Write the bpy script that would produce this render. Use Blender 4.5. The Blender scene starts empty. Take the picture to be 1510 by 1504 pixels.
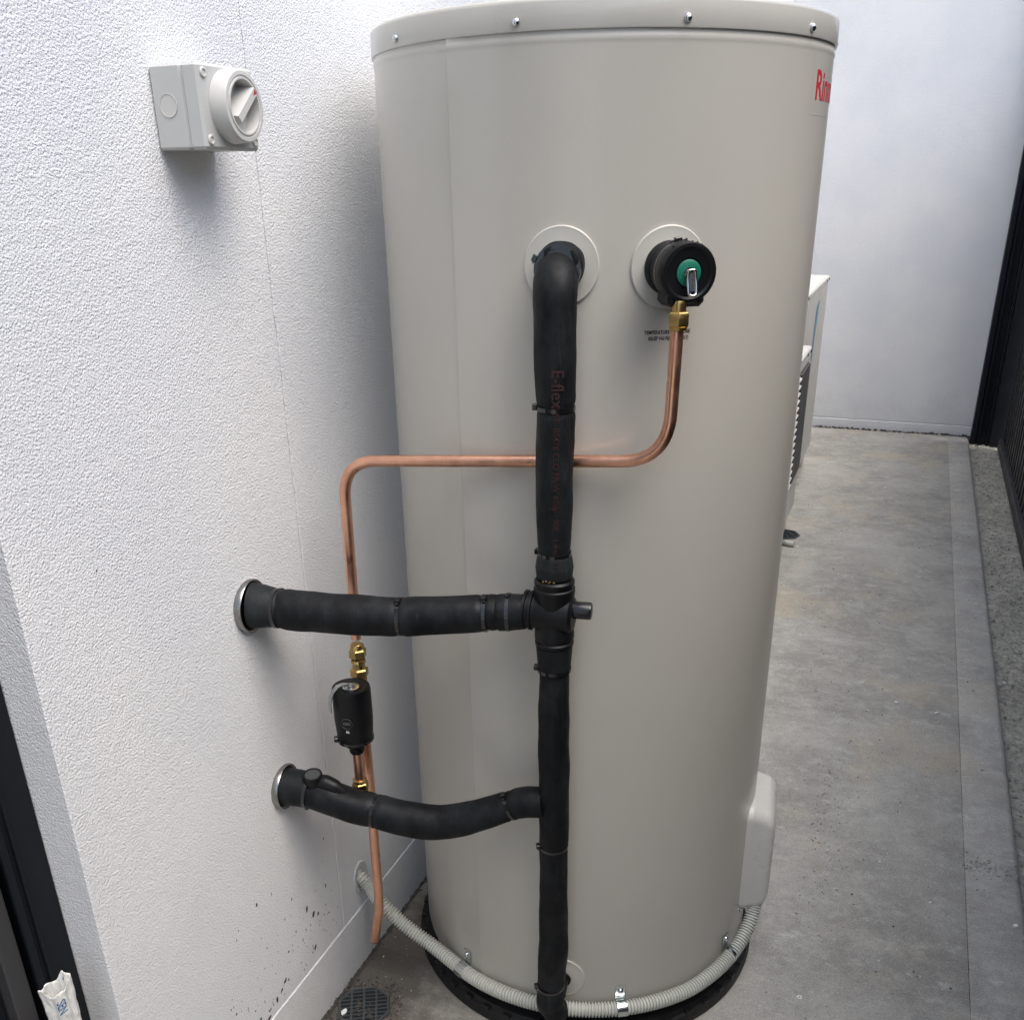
import bpy, math, random
import numpy as np
from mathutils import Vector, Matrix, noise as mnoise
R_ = math.radians
sc = bpy.context.scene
col = sc.collection
random.seed(7)

# ---------------------------------------------------------------- camera
F = Vector((-0.33098607, 0.8403394, -0.42927603))
RT = Vector((0.93286631, 0.3599229, -0.01469534))
UP = Vector((-0.1421572, 0.4053211, 0.90305378))
cd = bpy.data.cameras.new('camera'); cam = bpy.data.objects.new('camera', cd); col.objects.link(cam)
m = Matrix((RT, UP, -F)).transposed().to_4x4(); m.translation = Vector((0.7906, 0, 1.3058))
cam.matrix_world = m
cd.sensor_width = 36; cd.lens = 36 * 1455.115 / 1510
cd.shift_x = -0.0026; cd.shift_y = 0.1368
cd.clip_start = 0.02; cd.clip_end = 500
sc.camera = cam

# ---------------------------------------------------------------- sky, sun, exposure
SUN_EL, SUN_AZ = R_(63), R_(-20)      # azimuth measured from +x towards +y
w = bpy.data.worlds.new('World'); sc.world = w; w.use_nodes = True
nt = w.node_tree; bg = nt.nodes['Background']
sky = nt.nodes.new('ShaderNodeTexSky'); sky.sky_type = 'NISHITA'; sky.sun_disc = False
sky.sun_elevation = SUN_EL; sky.sun_rotation = math.pi / 2 - SUN_AZ
sky.dust_density = 4; sky.air_density = 1.2; sky.ozone_density = 1.5
hs = nt.nodes.new('ShaderNodeHueSaturation'); hs.inputs['Saturation'].default_value = 0.95
nt.links.new(sky.outputs[0], hs.inputs['Color']); nt.links.new(hs.outputs[0], bg.inputs[0])
bg.inputs[1].default_value = 0.15
sd = bpy.data.lights.new('sun', 'SUN'); sd.energy = 1.5; sd.angle = R_(54); sd.color = (1, .985, .965)
sun = bpy.data.objects.new('sun', sd); col.objects.link(sun)
sdir = Vector((math.cos(SUN_EL) * math.cos(SUN_AZ), math.cos(SUN_EL) * math.sin(SUN_AZ), math.sin(SUN_EL)))
sun.rotation_euler = sdir.to_track_quat('Z', 'Y').to_euler()
sc.view_settings.view_transform = 'Standard'; sc.view_settings.look = 'None'
sc.view_settings.gamma = 1; sc.view_settings.use_curve_mapping = False
sc.view_settings.exposure = 0.80
sc.render.engine = 'CYCLES'
sc.cycles.max_bounces = 10; sc.cycles.diffuse_bounces = 6

# ---------------------------------------------------------------- materials
class NT:
    def __init__(s, name, base=(.5, .5, .5), rough=.6, metal=0., spec=.5):
        s.m = bpy.data.materials.new(name); s.m.use_nodes = True
        s.t = s.m.node_tree; s.b = s.t.nodes['Principled BSDF']
        s.b.inputs['Base Color'].default_value = (*base, 1); s.b.inputs['Roughness'].default_value = rough
        s.b.inputs['Metallic'].default_value = metal; s.b.inputs['Specular IOR Level'].default_value = spec
        s.pos = None; s.height = None
    def n(s, t, **k):
        x = s.t.nodes.new(t)
        for a, b in k.items(): setattr(x, a, b)
        return x
    def l(s, a, b): s.t.links.new(a, b)
    def coord(s, scale=(1, 1, 1), rot=(0, 0, 0), obj=False):
        if s.pos is None:
            s.pos = s.n('ShaderNodeTexCoord') if obj else s.n('ShaderNodeNewGeometry')
            s.po = s.pos.outputs['Object'] if obj else s.pos.outputs['Position']
        if tuple(scale) == (1, 1, 1) and tuple(rot) == (0, 0, 0): return s.po
        mp = s.n('ShaderNodeMapping'); mp.inputs['Scale'].default_value = scale; mp.inputs['Rotation'].default_value = rot
        s.l(s.po, mp.inputs['Vector']); return mp.outputs[0]
    def noise(s, scale, detail=3, rough=.55, vec=None, dist=0.):
        x = s.n('ShaderNodeTexNoise'); x.inputs['Scale'].default_value = scale; x.inputs['Detail'].default_value = detail
        x.inputs['Roughness'].default_value = rough; x.inputs['Distortion'].default_value = dist
        s.l(vec or s.coord(), x.inputs['Vector']); return x.outputs['Fac']
    def vor(s, scale, vec=None, out='Distance'):
        x = s.n('ShaderNodeTexVoronoi'); x.inputs['Scale'].default_value = scale; s.l(vec or s.coord(), x.inputs['Vector']); return x.outputs[out]
    def ramp(s, fac, stops):
        x = s.n('ShaderNodeValToRGB'); e = x.color_ramp.elements
        while len(e) < len(stops): e.new(.5)
        for i, (p, c) in enumerate(stops):
            e[i].position = p; e[i].color = (*c, 1) if isinstance(c, tuple) else (c, c, c, 1)
        s.l(fac, x.inputs[0]); return x.outputs[0]
    def mix(s, fac, a, b, mode='MIX'):
        x = s.n('ShaderNodeMix', data_type='RGBA', blend_type=mode)
        for sock, v in ((x.inputs[0], fac), (x.inputs[6], a), (x.inputs[7], b)):
            if hasattr(v, 'is_linked'): s.l(v, sock)
            elif isinstance(v, tuple): sock.default_value = (*v, 1)
            else: sock.default_value = v
        return x.outputs[2]
    def math(s, op, a, b=0.):
        x = s.n('ShaderNodeMath', operation=op)
        for sock, v in ((x.inputs[0], a), (x.inputs[1], b)):
            if hasattr(v, 'is_linked'): s.l(v, sock)
            else: sock.default_value = v
        return x.outputs[0]
    def color(s, c): s.l(c, s.b.inputs['Base Color'])
    def rough(s, c): s.l(c, s.b.inputs['Roughness'])
    def bump(s, h, dist, strength=1.):
        x = s.n('ShaderNodeBump'); x.inputs['Distance'].default_value = dist; x.inputs['Strength'].default_value = strength
        s.l(h, x.inputs['Height'])
        if s.height: s.l(s.height, x.inputs['Normal'])
        s.height = x.outputs[0]; s.l(s.height, s.b.inputs['Normal'])

def render_mat(name, smooth=False):
    M = NT(name, (.78, .78, .78), .75, spec=.3)
    big = M.noise(3, 4)
    c = M.mix(M.ramp(big, [(.38, 0.), (.62, 1.)]), (.76, .775, .80), (.82, .825, .83))
    fine = M.noise(14, 5, .7)
    c = M.mix(M.ramp(fine, [(.62, 0.), (.80, .35)]), c, (.66, .65, .62))
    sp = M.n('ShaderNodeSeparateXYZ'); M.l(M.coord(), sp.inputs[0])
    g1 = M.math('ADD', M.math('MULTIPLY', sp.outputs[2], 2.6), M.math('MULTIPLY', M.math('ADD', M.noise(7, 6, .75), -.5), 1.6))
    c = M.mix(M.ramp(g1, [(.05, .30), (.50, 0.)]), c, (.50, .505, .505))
    c = M.mix(M.ramp(M.noise(55, 5, .8), [(.66, 0.), (.74, .35)]), c, (.56, .55, .52))
    M.color(c)
    a = M.noise(400 if not smooth else 150, 3, .62)
    h = a if smooth else M.math('ADD', M.math('MULTIPLY', a, 1.0), M.math('MULTIPLY', M.vor(330), -.30))
    M.bump(h, .0037 if not smooth else .0020, .75)
    # hand-floated patches: relief comes and goes
    M.bump(M.noise(60, 3), .003 if not smooth else .002, .35)
    return M.m
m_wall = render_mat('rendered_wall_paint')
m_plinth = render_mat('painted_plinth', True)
M = NT('grout_patch', (.52, .53, .54), .85); M.bump(M.noise(150, 4), .002, .8); m_grout = M.m

def concrete(name, a, b, stain):
    M = NT(name, a, .9, spec=.18)
    n1 = M.noise(2.2, 6, .62, M.coord((1.0, 1.05, 1)), .6); n2 = M.noise(8, 7, .76, M.coord((1.1, 1.0, 1)), .3); n3 = M.noise(170, 5, .85)
    c = M.mix(M.ramp(n1, [(.38, 0.), (.62, 1.)]), tuple(x * .92 for x in a), b)
    c = M.mix(M.ramp(n2, [(.46, 0.), (.66, .6)]), c, tuple(x * 1.28 for x in b))
    c = M.mix(M.ramp(M.noise(5, 6, .75), [(.50, 0.), (.66, .6)]), c, tuple(x * .70 for x in a))
    s1 = M.ramp(M.noise(3.3, 5, .65, M.coord((1, 1, 1), (0, 0, 1.1)), .3), [(.53, 0.), (.66, .7)])
    c = M.mix(s1, c, stain)
    c = M.mix(M.ramp(n3, [(.35, .30), (.6, 0.)]), c, tuple(x * .6 for x in a))
    c = M.mix(M.ramp(M.noise(30, 7, .85, M.coord((1, 1, 1)), .4), [(.50, 0.), (.68, .55)]), c, tuple(x * 1.25 for x in b))
    c = M.mix(M.ramp(M.noise(420, 3, .8), [(.36, .55), (.54, 0.)]), c, tuple(x * .5 for x in a))
    c = M.mix(M.ramp(M.noise(330, 3, .85), [(.52, 0.), (.66, .55)]), c, tuple(min(.8, x * 1.45) for x in b))
    c = M.mix(M.ramp(M.vor(26), [(.03, .9), (.055, 0.)]), c, tuple(x * .35 for x in a))
    c = M.mix(M.ramp(M.noise(70, 6, .9, M.coord((1, 1, 1), (0, 0, .6)), .8), [(.54, 0.), (.66, .55)]), c, tuple(x * .62 for x in a))
    c = M.mix(M.ramp(M.noise(13, 8, .85, M.coord((.9, 1.5, 1), (0, 0, .3))), [(.56, 0.), (.64, .5)]), c, tuple(min(.8, x * 1.4) for x in b))
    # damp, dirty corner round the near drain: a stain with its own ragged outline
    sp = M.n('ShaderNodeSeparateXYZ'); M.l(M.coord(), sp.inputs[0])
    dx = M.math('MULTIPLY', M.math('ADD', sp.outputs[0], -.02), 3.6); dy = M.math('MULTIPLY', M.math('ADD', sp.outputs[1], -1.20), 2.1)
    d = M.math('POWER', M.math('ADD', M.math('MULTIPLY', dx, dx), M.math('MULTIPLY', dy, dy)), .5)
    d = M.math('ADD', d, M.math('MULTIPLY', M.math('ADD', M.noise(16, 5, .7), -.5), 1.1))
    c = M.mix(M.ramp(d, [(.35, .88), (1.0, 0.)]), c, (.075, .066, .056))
    M.color(c); M.rough(M.ramp(n2, [(.3, .78), (.7, .96)]))
    M.bump(n3, .0020, .75); M.bump(n2, .003, .25); M.bump(M.noise(45, 3), .0016, .4)
    return M
m_slab = concrete('trowelled_concrete', (.325, .315, .285), (.455, .442, .402), (.50, .43, .31)).m
m_slab2 = concrete('smooth_edge_concrete', (.335, .325, .300), (.425, .415, .382), (.46, .41, .32)).m

M = NT('sandy_soil', (.2, .19, .16), .95, spec=.2)
c = M.mix(M.ramp(M.noise(55, 6, .8), [(.35, 0.), (.65, 1.)]), (.26, .25, .21), (.66, .63, .54))
c = M.mix(M.ramp(M.noise(6, 4), [(.4, 0.), (.65, .6)]), c, (.33, .31, .265)); M.color(c)
M.bump(M.noise(140, 5, .75), .006, 1.); M.bump(M.noise(30, 4), .01, .6); m_soil = M.m
M = NT('dirt', (.05, .045, .04), .95); M.color(M.mix(M.noise(120, 4, .7), (.018, .017, .016), (.10, .09, .08))); M.bump(M.noise(200, 3), .004, 1.); m_dirt = M.m

def painted(name, base, rough=.38, bumpy=.0004, scale=260, dust=.25, spec=.5):
    M = NT(name, base, rough, spec=spec)
    M.color(M.mix(M.ramp(M.noise(5, 5, .7), [(.45, 0.), (.8, dust)]), base, tuple(min(.9, x * .78) for x in base)))
    M.rough(M.ramp(M.noise(11, 4), [(.3, rough * .85), (.75, min(1, rough * 1.3))]))
    if bumpy: M.bump(M.noise(scale, 2), bumpy, .25)
    return M
M = painted('tank_enamel', (.485, .464, .412), .34, .0005, 330, .15); M.b.inputs['Coat Weight'].default_value = .5; M.b.inputs['Coat Roughness'].default_value = .18; M.bump(M.noise(6, 3), .006, .16); m_tank = M.m
M = painted('lid_enamel', (.49, .475, .43), .32, .0004); M.b.inputs['Coat Weight'].default_value = .5; M.b.inputs['Coat Roughness'].default_value = .12; m_lid = M.m
m_plate = painted('escutcheon_plastic', (.50, .485, .435), .42, .0003).m
m_cover = painted('cover_plastic', (.64, .62, .57), .28, .0001, 300, .05).m
m_grey = painted('isolator_plastic', (.47, .475, .46), .45, .0003, 500, .1).m
m_greyd = painted('isolator_dial_plastic', (.52, .515, .49), .42, .0003, 500, .1).m
m_ac = painted('ac_enamel', (.56, .555, .52), .42, .0003).m
m_acd = painted('ac_grille_dark', (.07, .07, .07), .6, 0).m
m_galv = NT('galvanised_steel', (.62, .66, .66), .24, 1.).m
m_chrome = NT('chrome', (.55, .54, .52), .16, 1.).m
M = NT('tarnished_chrome', (.30, .29, .28), .24, 1.); M.color(M.mix(M.noise(50, 4), (.16, .155, .15), (.42, .41, .40))); m_tarn = M.m
m_screw = NT('screw_zinc', (.60, .63, .64), .2, 1.).m
def foam(name, base, hi):
    M = NT(name, base, .62, spec=.22)
    v = M.coord((1, 1, .35))
    c = M.mix(M.ramp(M.noise(16, 6, .75, v), [(.44, 0.), (.70, .85)]), base, hi)
    c = M.mix(M.ramp(M.noise(60, 5, .8, M.coord((1, 1, .12))), [(.60, 0.), (.74, .6)]), c, tuple(x * 1.7 for x in hi))
    c = M.mix(M.ramp(M.noise(230, 3, .8), [(.68, 0.), (.78, .6)]), c, tuple(x * 2.2 for x in hi))
    M.color(c); M.rough(M.ramp(M.noise(20, 4), [(.35, .45), (.7, .8)]))
    M.bump(M.noise(320, 3), .0006, .4); M.bump(M.noise(28, 3), .0025, .35)
    return M.m
m_foam = foam('black_foam_insulation', (.0032, .0040, .0050), (.019, .022, .025))
m_collar = foam('grey_rubber_collar', (.008, .010, .011), (.026, .031, .032))
m_tie = NT('cable_tie_nylon', (.007, .007, .008), .16, spec=.7).m
m_blackplastic = painted('black_plastic', (.0042, .0046, .0056), .42, .0004, 300, .5, .3).m
m_tray = painted('black_tray_plastic', (.006, .006, .007), .5, .0006, 120, .5).m
M = NT('copper', (.66, .33, .235), .3, 1.)
c = M.mix(M.ramp(M.noise(26, 5, .7, M.coord((1, 1, .4))), [(.4, 0.), (.75, 1.)]), (.86, .49, .34), (.66, .33, .22))
c = M.mix(M.ramp(M.noise(90, 4, .7), [(.64, 0.), (.78, .55)]), c, (.34, .17, .12)); M.color(c)
M.rough(M.ramp(M.noise(40, 4), [(.3, .26), (.7, .46)])); M.bump(M.noise(60, 2), .0006, .3); m_copper = M.m
M = NT('brass', (.60, .42, .16), .3, 1.); M.color(M.mix(M.noise(80, 4), (.70, .50, .20), (.42, .28, .10))); M.rough(M.ramp(M.noise(60, 3), [(.3, .2), (.7, .42)])); m_brass = M.m
m_conduit = painted('conduit_pvc', (.50, .505, .455), .5, .0002, 300, .5).m
m_green = painted('green_plastic', (.006, .15, .095), .4, .0004, 300, .4).m
m_red = NT('red_print', (.50, .02, .035), .4).m
m_blackprint = NT('black_print', (.015, .015, .02), .5).m
m_redprint = NT('faded_red_print', (.042, .019, .019), .7, spec=.2).m
m_blueprint = NT('blue_print', (.03, .14, .32), .5).m
m_dark = painted('charcoal_powdercoat', (.0050, .0068, .0100), .5, .0003, 300, .5, .25).m
m_fence = painted('charcoal_sheet_steel', (.011, .012, .015), .33, .0002, 300, .4).m
m_rail = painted('dusty_rail', (.035, .034, .036), .6, .0005, 200, .6).m
m_sash = painted('dusty_sash', (.040, .040, .043), .55, .0005, 200, .6).m
M = NT('dark_glass', (.004, .006, .007), .05); m_glass = M.m
M = painted('white_film', (.70, .70, .67), .5, 0, 100, .2); M.bump(M.noise(60, 4, .7, M.coord((1, 1, .25))), .008, .9); m_film = M.m
m_white = NT('white_chip', (.75, .75, .73), .8).m
m_stone = NT('dark_crumb', (.045, .043, .04), .9).m
m_pale = NT('pale_crumb', (.34, .33, .30), .9).m
m_grate = painted('drain_grate_plastic', (.045, .052, .056), .55, .0005, 200, .5).m
m_bluemark = NT('blue_sticker', (.12, .33, .45), .5).m
m_gap = NT('dark_recess', (.006, .006, .006), .9).m

# ---------------------------------------------------------------- mesh helpers
ORG = {}
def tag(o, label=None, cat=None, group=None, kind=None):
    for k, v in (('label', label), ('category', cat), ('group', group), ('kind', kind)):
        if v: o[k] = v
    return o
def thing(name, loc, label, cat, group=None):
    o = bpy.data.objects.new(name, None); o.empty_display_size = .05; col.objects.link(o); o.location = loc
    ORG[o.name] = Vector(loc); return tag(o, label, cat, group)
class MB:
    def __init__(s): s.v = []; s.f = []; s.mi = []
    def add(s, vs, fs):
        k = len(s.v); s.v += [tuple(v) for v in vs]; s.f += [tuple(i + k for i in f) for f in fs]; return s
    def box(s, a, b, bev=0., M=None):
        a = Vector(a); b = Vector(b); lo = Vector(map(min, a, b)); hi = Vector(map(max, a, b))
        bev = min(bev, *( (hi - lo) * .49))
        vs = []; idx = {}
        if bev <= 0:
            vs = [Vector((x, y, z)) for x in (lo.x, hi.x) for y in (lo.y, hi.y) for z in (lo.z, hi.z)]
            fs = [(0, 1, 3, 2), (4, 6, 7, 5), (0, 4, 5, 1), (2, 3, 7, 6), (0, 2, 6, 4), (1, 5, 7, 3)]
        else:
            # each corner gives three vertices, one per face axis
            for cx in (0, 1):
                for cy in (0, 1):
                    for cz in (0, 1):
                        c = Vector((hi.x if cx else lo.x, hi.y if cy else lo.y, hi.z if cz else lo.z))
                        ins = Vector((-bev if cx else bev, -bev if cy else bev, -bev if cz else bev))
                        for ax in range(3):
                            p = c + ins; p[ax] = c[ax]; idx[(cx, cy, cz, ax)] = len(vs); vs.append(p)
            fs = []
            for ax in range(3):
                o1, o2 = [(1, 2), (2, 0), (0, 1)][ax]
                for sgn in (0, 1):
                    q = []
                    for u, v in ((0, 0), (1, 0), (1, 1), (0, 1)):
                        k = [0, 0, 0]; k[ax] = sgn; k[o1] = u; k[o2] = v; q.append(idx[(*k, ax)])
                    fs.append(q if sgn else q[::-1])
            for ax in range(3):
                o1, o2 = [(1, 2), (2, 0), (0, 1)][ax]
                for u in (0, 1):
                    for v in (0, 1):
                        k0 = [0, 0, 0]; k0[o1] = u; k0[o2] = v; k1 = list(k0); k1[ax] = 1
                        q = [idx[(*k0, o1)], idx[(*k1, o1)], idx[(*k1, o2)], idx[(*k0, o2)]]
                        fs.append(q)
            for cx in (0, 1):
                for cy in (0, 1):
                    for cz in (0, 1): fs.append([idx[(cx, cy, cz, a_)] for a_ in range(3)])
        if M is not None: vs = [M @ v for v in vs]
        return s.add(vs, fs)
    def lathe(s, prof, seg=32, M=None, a0=0., a1=2 * math.pi, caps=True):
        """prof: list of (radius, height) about local z"""
        full = abs(a1 - a0 - 2 * math.pi) < 1e-6; n = seg if full else seg + 1
        vs = []; fs = []
        for r, h in prof:
            for i in range(n):
                a = a0 + (a1 - a0) * i / seg; vs.append(Vector((r * math.cos(a), r * math.sin(a), h)))
        for j in range(len(prof) - 1):
            for i in range(seg):
                i2 = (i + 1) % n
                fs.append((j * n + i, j * n + i2, (j + 1) * n + i2, (j + 1) * n + i))
        if full and caps:
            if prof[0][0] > 1e-6: fs.append(tuple(range(n))[::-1])
            if prof[-1][0] > 1e-6: fs.append(tuple((len(prof) - 1) * n + i for i in range(n)))
        if M is not None: vs = [M @ v for v in vs]
        return s.add(vs, fs)
    def sweep(s, pts, rad, seg=20, cap=True, wob=0., wsc=30):
        P = [Vector(p) for p in pts]; n = len(P); vs = []; fs = []
        T = [(P[min(i + 1, n - 1)] - P[max(i - 1, 0)]).normalized() for i in range(n)]
        u = T[0].orthogonal().normalized()
        for i in range(n):
            u = (u - T[i] * u.dot(T[i])).normalized(); v = T[i].cross(u)
            r = rad[i] if hasattr(rad, '__len__') else rad
            for k in range(seg):
                a = 2 * math.pi * k / seg; d = u * math.cos(a) + v * math.sin(a); q = P[i] + d * r
                if wob: q = q + d * wob * (.75 * mnoise.noise(q * wsc) + .16 * mnoise.noise(q * wsc * 3.1))
                vs.append(q)
        for i in range(n - 1):
            for k in range(seg):
                k2 = (k + 1) % seg; fs.append((i * seg + k, i * seg + k2, (i + 1) * seg + k2, (i + 1) * seg + k))
        if cap: fs.append(tuple(range(seg))[::-1]); fs.append(tuple((n - 1) * seg + k for k in range(seg)))
        return s.add(vs, fs)
    def build(s, name, mat, parent=None, smooth=False, sharp=35):
        V = [Vector(v) for v in s.v]
        lo = Vector([min(v[i] for v in V) for i in range(3)]); hi = Vector([max(v[i] for v in V) for i in range(3)])
        c = (lo + hi) / 2 if parent else Vector(((lo.x + hi.x) / 2, (lo.y + hi.y) / 2, lo.z))
        me = bpy.data.meshes.new(name); me.from_pydata([v - c for v in V], [], s.f); me.update()
        import bmesh
        bm = bmesh.new(); bm.from_mesh(me); bmesh.ops.recalc_face_normals(bm, faces=bm.faces); bm.to_mesh(me); bm.free()
        me.materials.append(mat)
        if smooth:
            me.shade_smooth(); me.set_sharp_from_angle(angle=R_(sharp))
        o = bpy.data.objects.new(name, me); col.objects.link(o)
        po = ORG[parent.name] if parent else Vector((0, 0, 0))
        if parent: o.parent = parent
        o.location = c - po; ORG[o.name] = c
        return o
def spline(ctrl, n=8, rad=None):
    P = [Vector(p) for p in ctrl]; out = []; ro = []
    for i in range(len(P) - 1):
        p0 = P[max(i - 1, 0)]; p1 = P[i]; p2 = P[i + 1]; p3 = P[min(i + 2, len(P) - 1)]
        for k in range(n):
            t = k / n
            out.append(.5 * ((2 * p1) + (p2 - p0) * t + (2 * p0 - 5 * p1 + 4 * p2 - p3) * t * t + (3 * p1 - p0 - 3 * p2 + p3) * t ** 3))
            if rad: ro.append(rad[i] * (1 - t) + rad[i + 1] * t)
    out.append(P[-1]); 
    if rad: ro.append(rad[-1]); return out, ro
    return out
def fillet(pts, r, n=10):
    """polyline with circular-ish bends"""
    P = [Vector(p) for p in pts]; out = [P[0]]
    for i in range(1, len(P) - 1):
        a = (P[i - 1] - P[i]).normalized(); b = (P[i + 1] - P[i]).normalized()
        rr = r[i - 1] if hasattr(r, '__len__') else r
        A = P[i] + a * rr; B = P[i] + b * rr
        for k in range(n + 1):
            t = k / n; q = A * (1 - t) ** 2 + P[i] * 2 * t * (1 - t) + B * t * t
            q2 = (A + B) / 2; out.append(q)
    out.append(P[-1])
    res = [out[0]]
    for q in out[1:]:
        d = (q - res[-1]).length
        k = max(1, int(d / .03))
        for j in range(1, k + 1): res.append(res[-1].lerp(q, 1 / (k - j + 1)))
    return res
def frame(o, z, x=None):
    z = Vector(z).normalized()
    x = Vector(x) if x is not None else z.orthogonal()
    x = (x - z * x.dot(z)).normalized(); y = z.cross(x)
    m = Matrix((x, y, z)).transposed().to_4x4(); m.translation = Vector(o); return m
def blob(mb, c, r, seed=0, flat=1.):
    rnd = random.Random(seed); t = (1 + 5 ** .5) / 2
    vs = [(-1, t, 0), (1, t, 0), (-1, -t, 0), (1, -t, 0), (0, -1, t), (0, 1, t), (0, -1, -t), (0, 1, -t), (t, 0, -1), (t, 0, 1), (-t, 0, -1), (-t, 0, 1)]
    fs = [(0, 11, 5), (0, 5, 1), (0, 1, 7), (0, 7, 10), (0, 10, 11), (1, 5, 9), (5, 11, 4), (11, 10, 2), (10, 7, 6), (7, 1, 8), (3, 9, 4), (3, 4, 2), (3, 2, 6), (3, 6, 8), (3, 8, 9), (4, 9, 5), (2, 4, 11), (6, 2, 10), (8, 6, 7), (9, 8, 1)]
    q = Vector((rnd.gauss(0, 1), rnd.gauss(0, 1), rnd.gauss(0, 1))).rotation_difference(Vector((0, 0, 1))).to_matrix()
    sx, sy, sz = rnd.uniform(.6, 1.3), rnd.uniform(.6, 1.3), rnd.uniform(.5, 1.) 
    out = []
    for v in vs:
        p = Vector(v) / 1.9 * rnd.uniform(.75, 1.2); p = Vector((p.x * sx, p.y * sy, p.z * sz)); p = q @ p; p.z *= flat
        out.append(Vector(c) + p * r)
    mb.add(out, fs)
def text_verts(s, size, bold=0., res=3):
    cu = bpy.data.curves.new('txt', 'FONT'); cu.body = s; cu.size = size; cu.offset = bold; cu.resolution_u = res; cu.fill_mode = 'FRONT'
    o = bpy.data.objects.new('txt', cu); col.objects.link(o)
    me = o.evaluated_get(bpy.context.evaluated_depsgraph_get()).to_mesh()
    vs = [v.co.copy() for v in me.vertices]; fs = [tuple(p.vertices) for p in me.polygons]
    bpy.data.objects.remove(o); bpy.data.curves.remove(cu)
    return vs, fs
def text_obj(name, s, size, fn, mat, parent, bold=0., sx=1., cut=None):
    vs, fs = text_verts(s, size, bold)
    # subdivide coarse triangles by cutting along x so that the print follows the curve
    import bmesh
    bm = bmesh.new(); bv = [bm.verts.new(v) for v in vs]
    for f in fs:
        try: bm.faces.new([bv[i] for i in f])
        except ValueError: pass
    xs = [v.x for v in vs]; x0, x1 = min(xs), max(xs); ys = [v.y for v in vs]; y0, y1 = min(ys), max(ys)
    st = cut or .006
    for ax, a, b in ((Vector((1, 0, 0)), x0, x1), (Vector((0, 1, 0)), y0, y1)):
        k = a + st
        while k < b:
            bmesh.ops.bisect_plane(bm, geom=bm.verts[:] + bm.edges[:] + bm.faces[:], plane_co=ax * k, plane_no=ax); k += st
    bm.verts.index_update()
    mb = MB(); mb.add([fn(v.co.x * sx, v.co.y) for v in bm.verts], [[v.index for v in f.verts] for f in bm.faces]); bm.free()
    return mb.build(name, mat, parent)
def cable_tie(parent, c, t, r, ang, tail=.006, head=.0042, wob=0.):
    """strap round a pipe, with its head and the cut tail"""
    t = Vector(t).normalized(); ref = Vector((0, 0, 1)) if abs(t.z) < .7 else Vector((1, 0, 0))
    M = frame(c, t, ref); mb = MB(); hw = .0025; th = .0011
    mb.lathe([(r - .001, -hw), (r + th, -hw), (r + th, hw), (r - .001, hw)], 36, M)
    o = mb.build('cable_tie', m_tie, parent, True)
    ux = Vector((math.cos(ang), math.sin(ang), 0)); 
    hb = MB(); Mh = M @ Matrix.Rotation(ang, 4, 'Z')
    hb.box((r - .0005, -head, -head * .85), (r + head * 1.35, head, head * .85), .0008, Mh)
    if tail: hb.box((r + head * .5, head, -.002), (r + head * .5 + .0012, head + tail, .002), 0, Mh)
    hb.build('tie_head', m_tie, o)
    return o
def pinch(pts, rad, cs, depth=.0022, w=.0055):
    return pts, [r - sum(depth * math.exp(-((p - Vector(c)).length / w) ** 2) for c in cs) for p, r in zip(pts, rad)]
def hexnut(mb, c, ax, r, h, ch=.15):
    M = frame((0, 0, 0), ax); M.translation = Vector(c)
    k = [(r * (1 - ch), 0), (r, h * ch), (r, h * (1 - ch)), (r * (1 - ch), h)]
    mb.lathe(k, 6, M)
# ---------------------------------------------------------------- setting: ground
TX, TY, TR = .35, 1.4646, .30            # tank axis and radius
def surf(deg, r=TR, z=0.): return Vector((TX + r * math.cos(R_(deg)), TY + r * math.sin(R_(deg)), z))

def wobble_grid(x0, x1, y0, y1, nx, ny, z, amp, sc_, seed=0):
    mb = MB(); vs = []
    for j in range(ny + 1):
        for i in range(nx + 1):
            x = x0 + (x1 - x0) * i / nx; y = y0 + (y1 - y0) * j / ny
            vs.append((x, y, z + amp * mnoise.fractal(Vector((x * sc_, y * sc_, seed)), .9, 2.1, 4)))
    fs = [(j * (nx + 1) + i, j * (nx + 1) + i + 1, (j + 1) * (nx + 1) + i + 1, (j + 1) * (nx + 1) + i) for j in range(ny) for i in range(nx)]
    mb.add(vs, fs); return mb
g = MB(); g.add([(-120, -120, -.09), (120, -120, -.09), (120, 120, -.09), (-120, 120, -.09)], [(0, 1, 2, 3)])
tag(g.build('ground', m_soil), kind='structure')
tag(wobble_grid(1.15, 1.42, -2.5, 5.92, 40, 900, -.030, .008, 14).build('soil_strip', m_soil, None, True, 80), kind='structure')
# slab: main bay and the bay along the garden side with its rounded edge
def slab_prof(name, prof, y0, y1, mat, ny=60, jit=0.):
    mb = MB(); n = len(prof); vs = []
    for j in range(ny + 1):
        y = y0 + (y1 - y0) * j / ny
        for k, (x, z) in enumerate(prof):
            jx = jit * mnoise.noise(Vector((3.1, y * 45, k * .1))) + jit * .7 * mnoise.noise(Vector((8.1, y * 140, 0))) if k < 3 else 0
            vs.append((x + jx, y, z))
    fs = [(j * n + k, j * n + k + 1, (j + 1) * n + k + 1, (j + 1) * n + k) for j in range(ny) for k in range(n - 1)]
    mb.add(vs, fs); return tag(mb.build(name, mat, None, True, 50), kind='structure')
slab_prof('concrete_slab', [(.010, -.085), (.010, -.004), (.013, 0), (1.0480, 0), (1.0488, -.0006), (1.0490, -.085)], -2.5, 5.935, m_slab, 900, .005)
arc = [(1.157 - .016 + .016 * math.sin(a), -.016 + .016 * math.cos(a)) for a in [R_(k) for k in range(0, 91, 15)]]
slab_prof('concrete_edge_strip', [(1.0495, -.085), (1.0496, -.0006), (1.0504, 0)] + arc + [(1.157, -.085)], -2.5, 5.935, m_slab2, 400, .0012)
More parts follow.
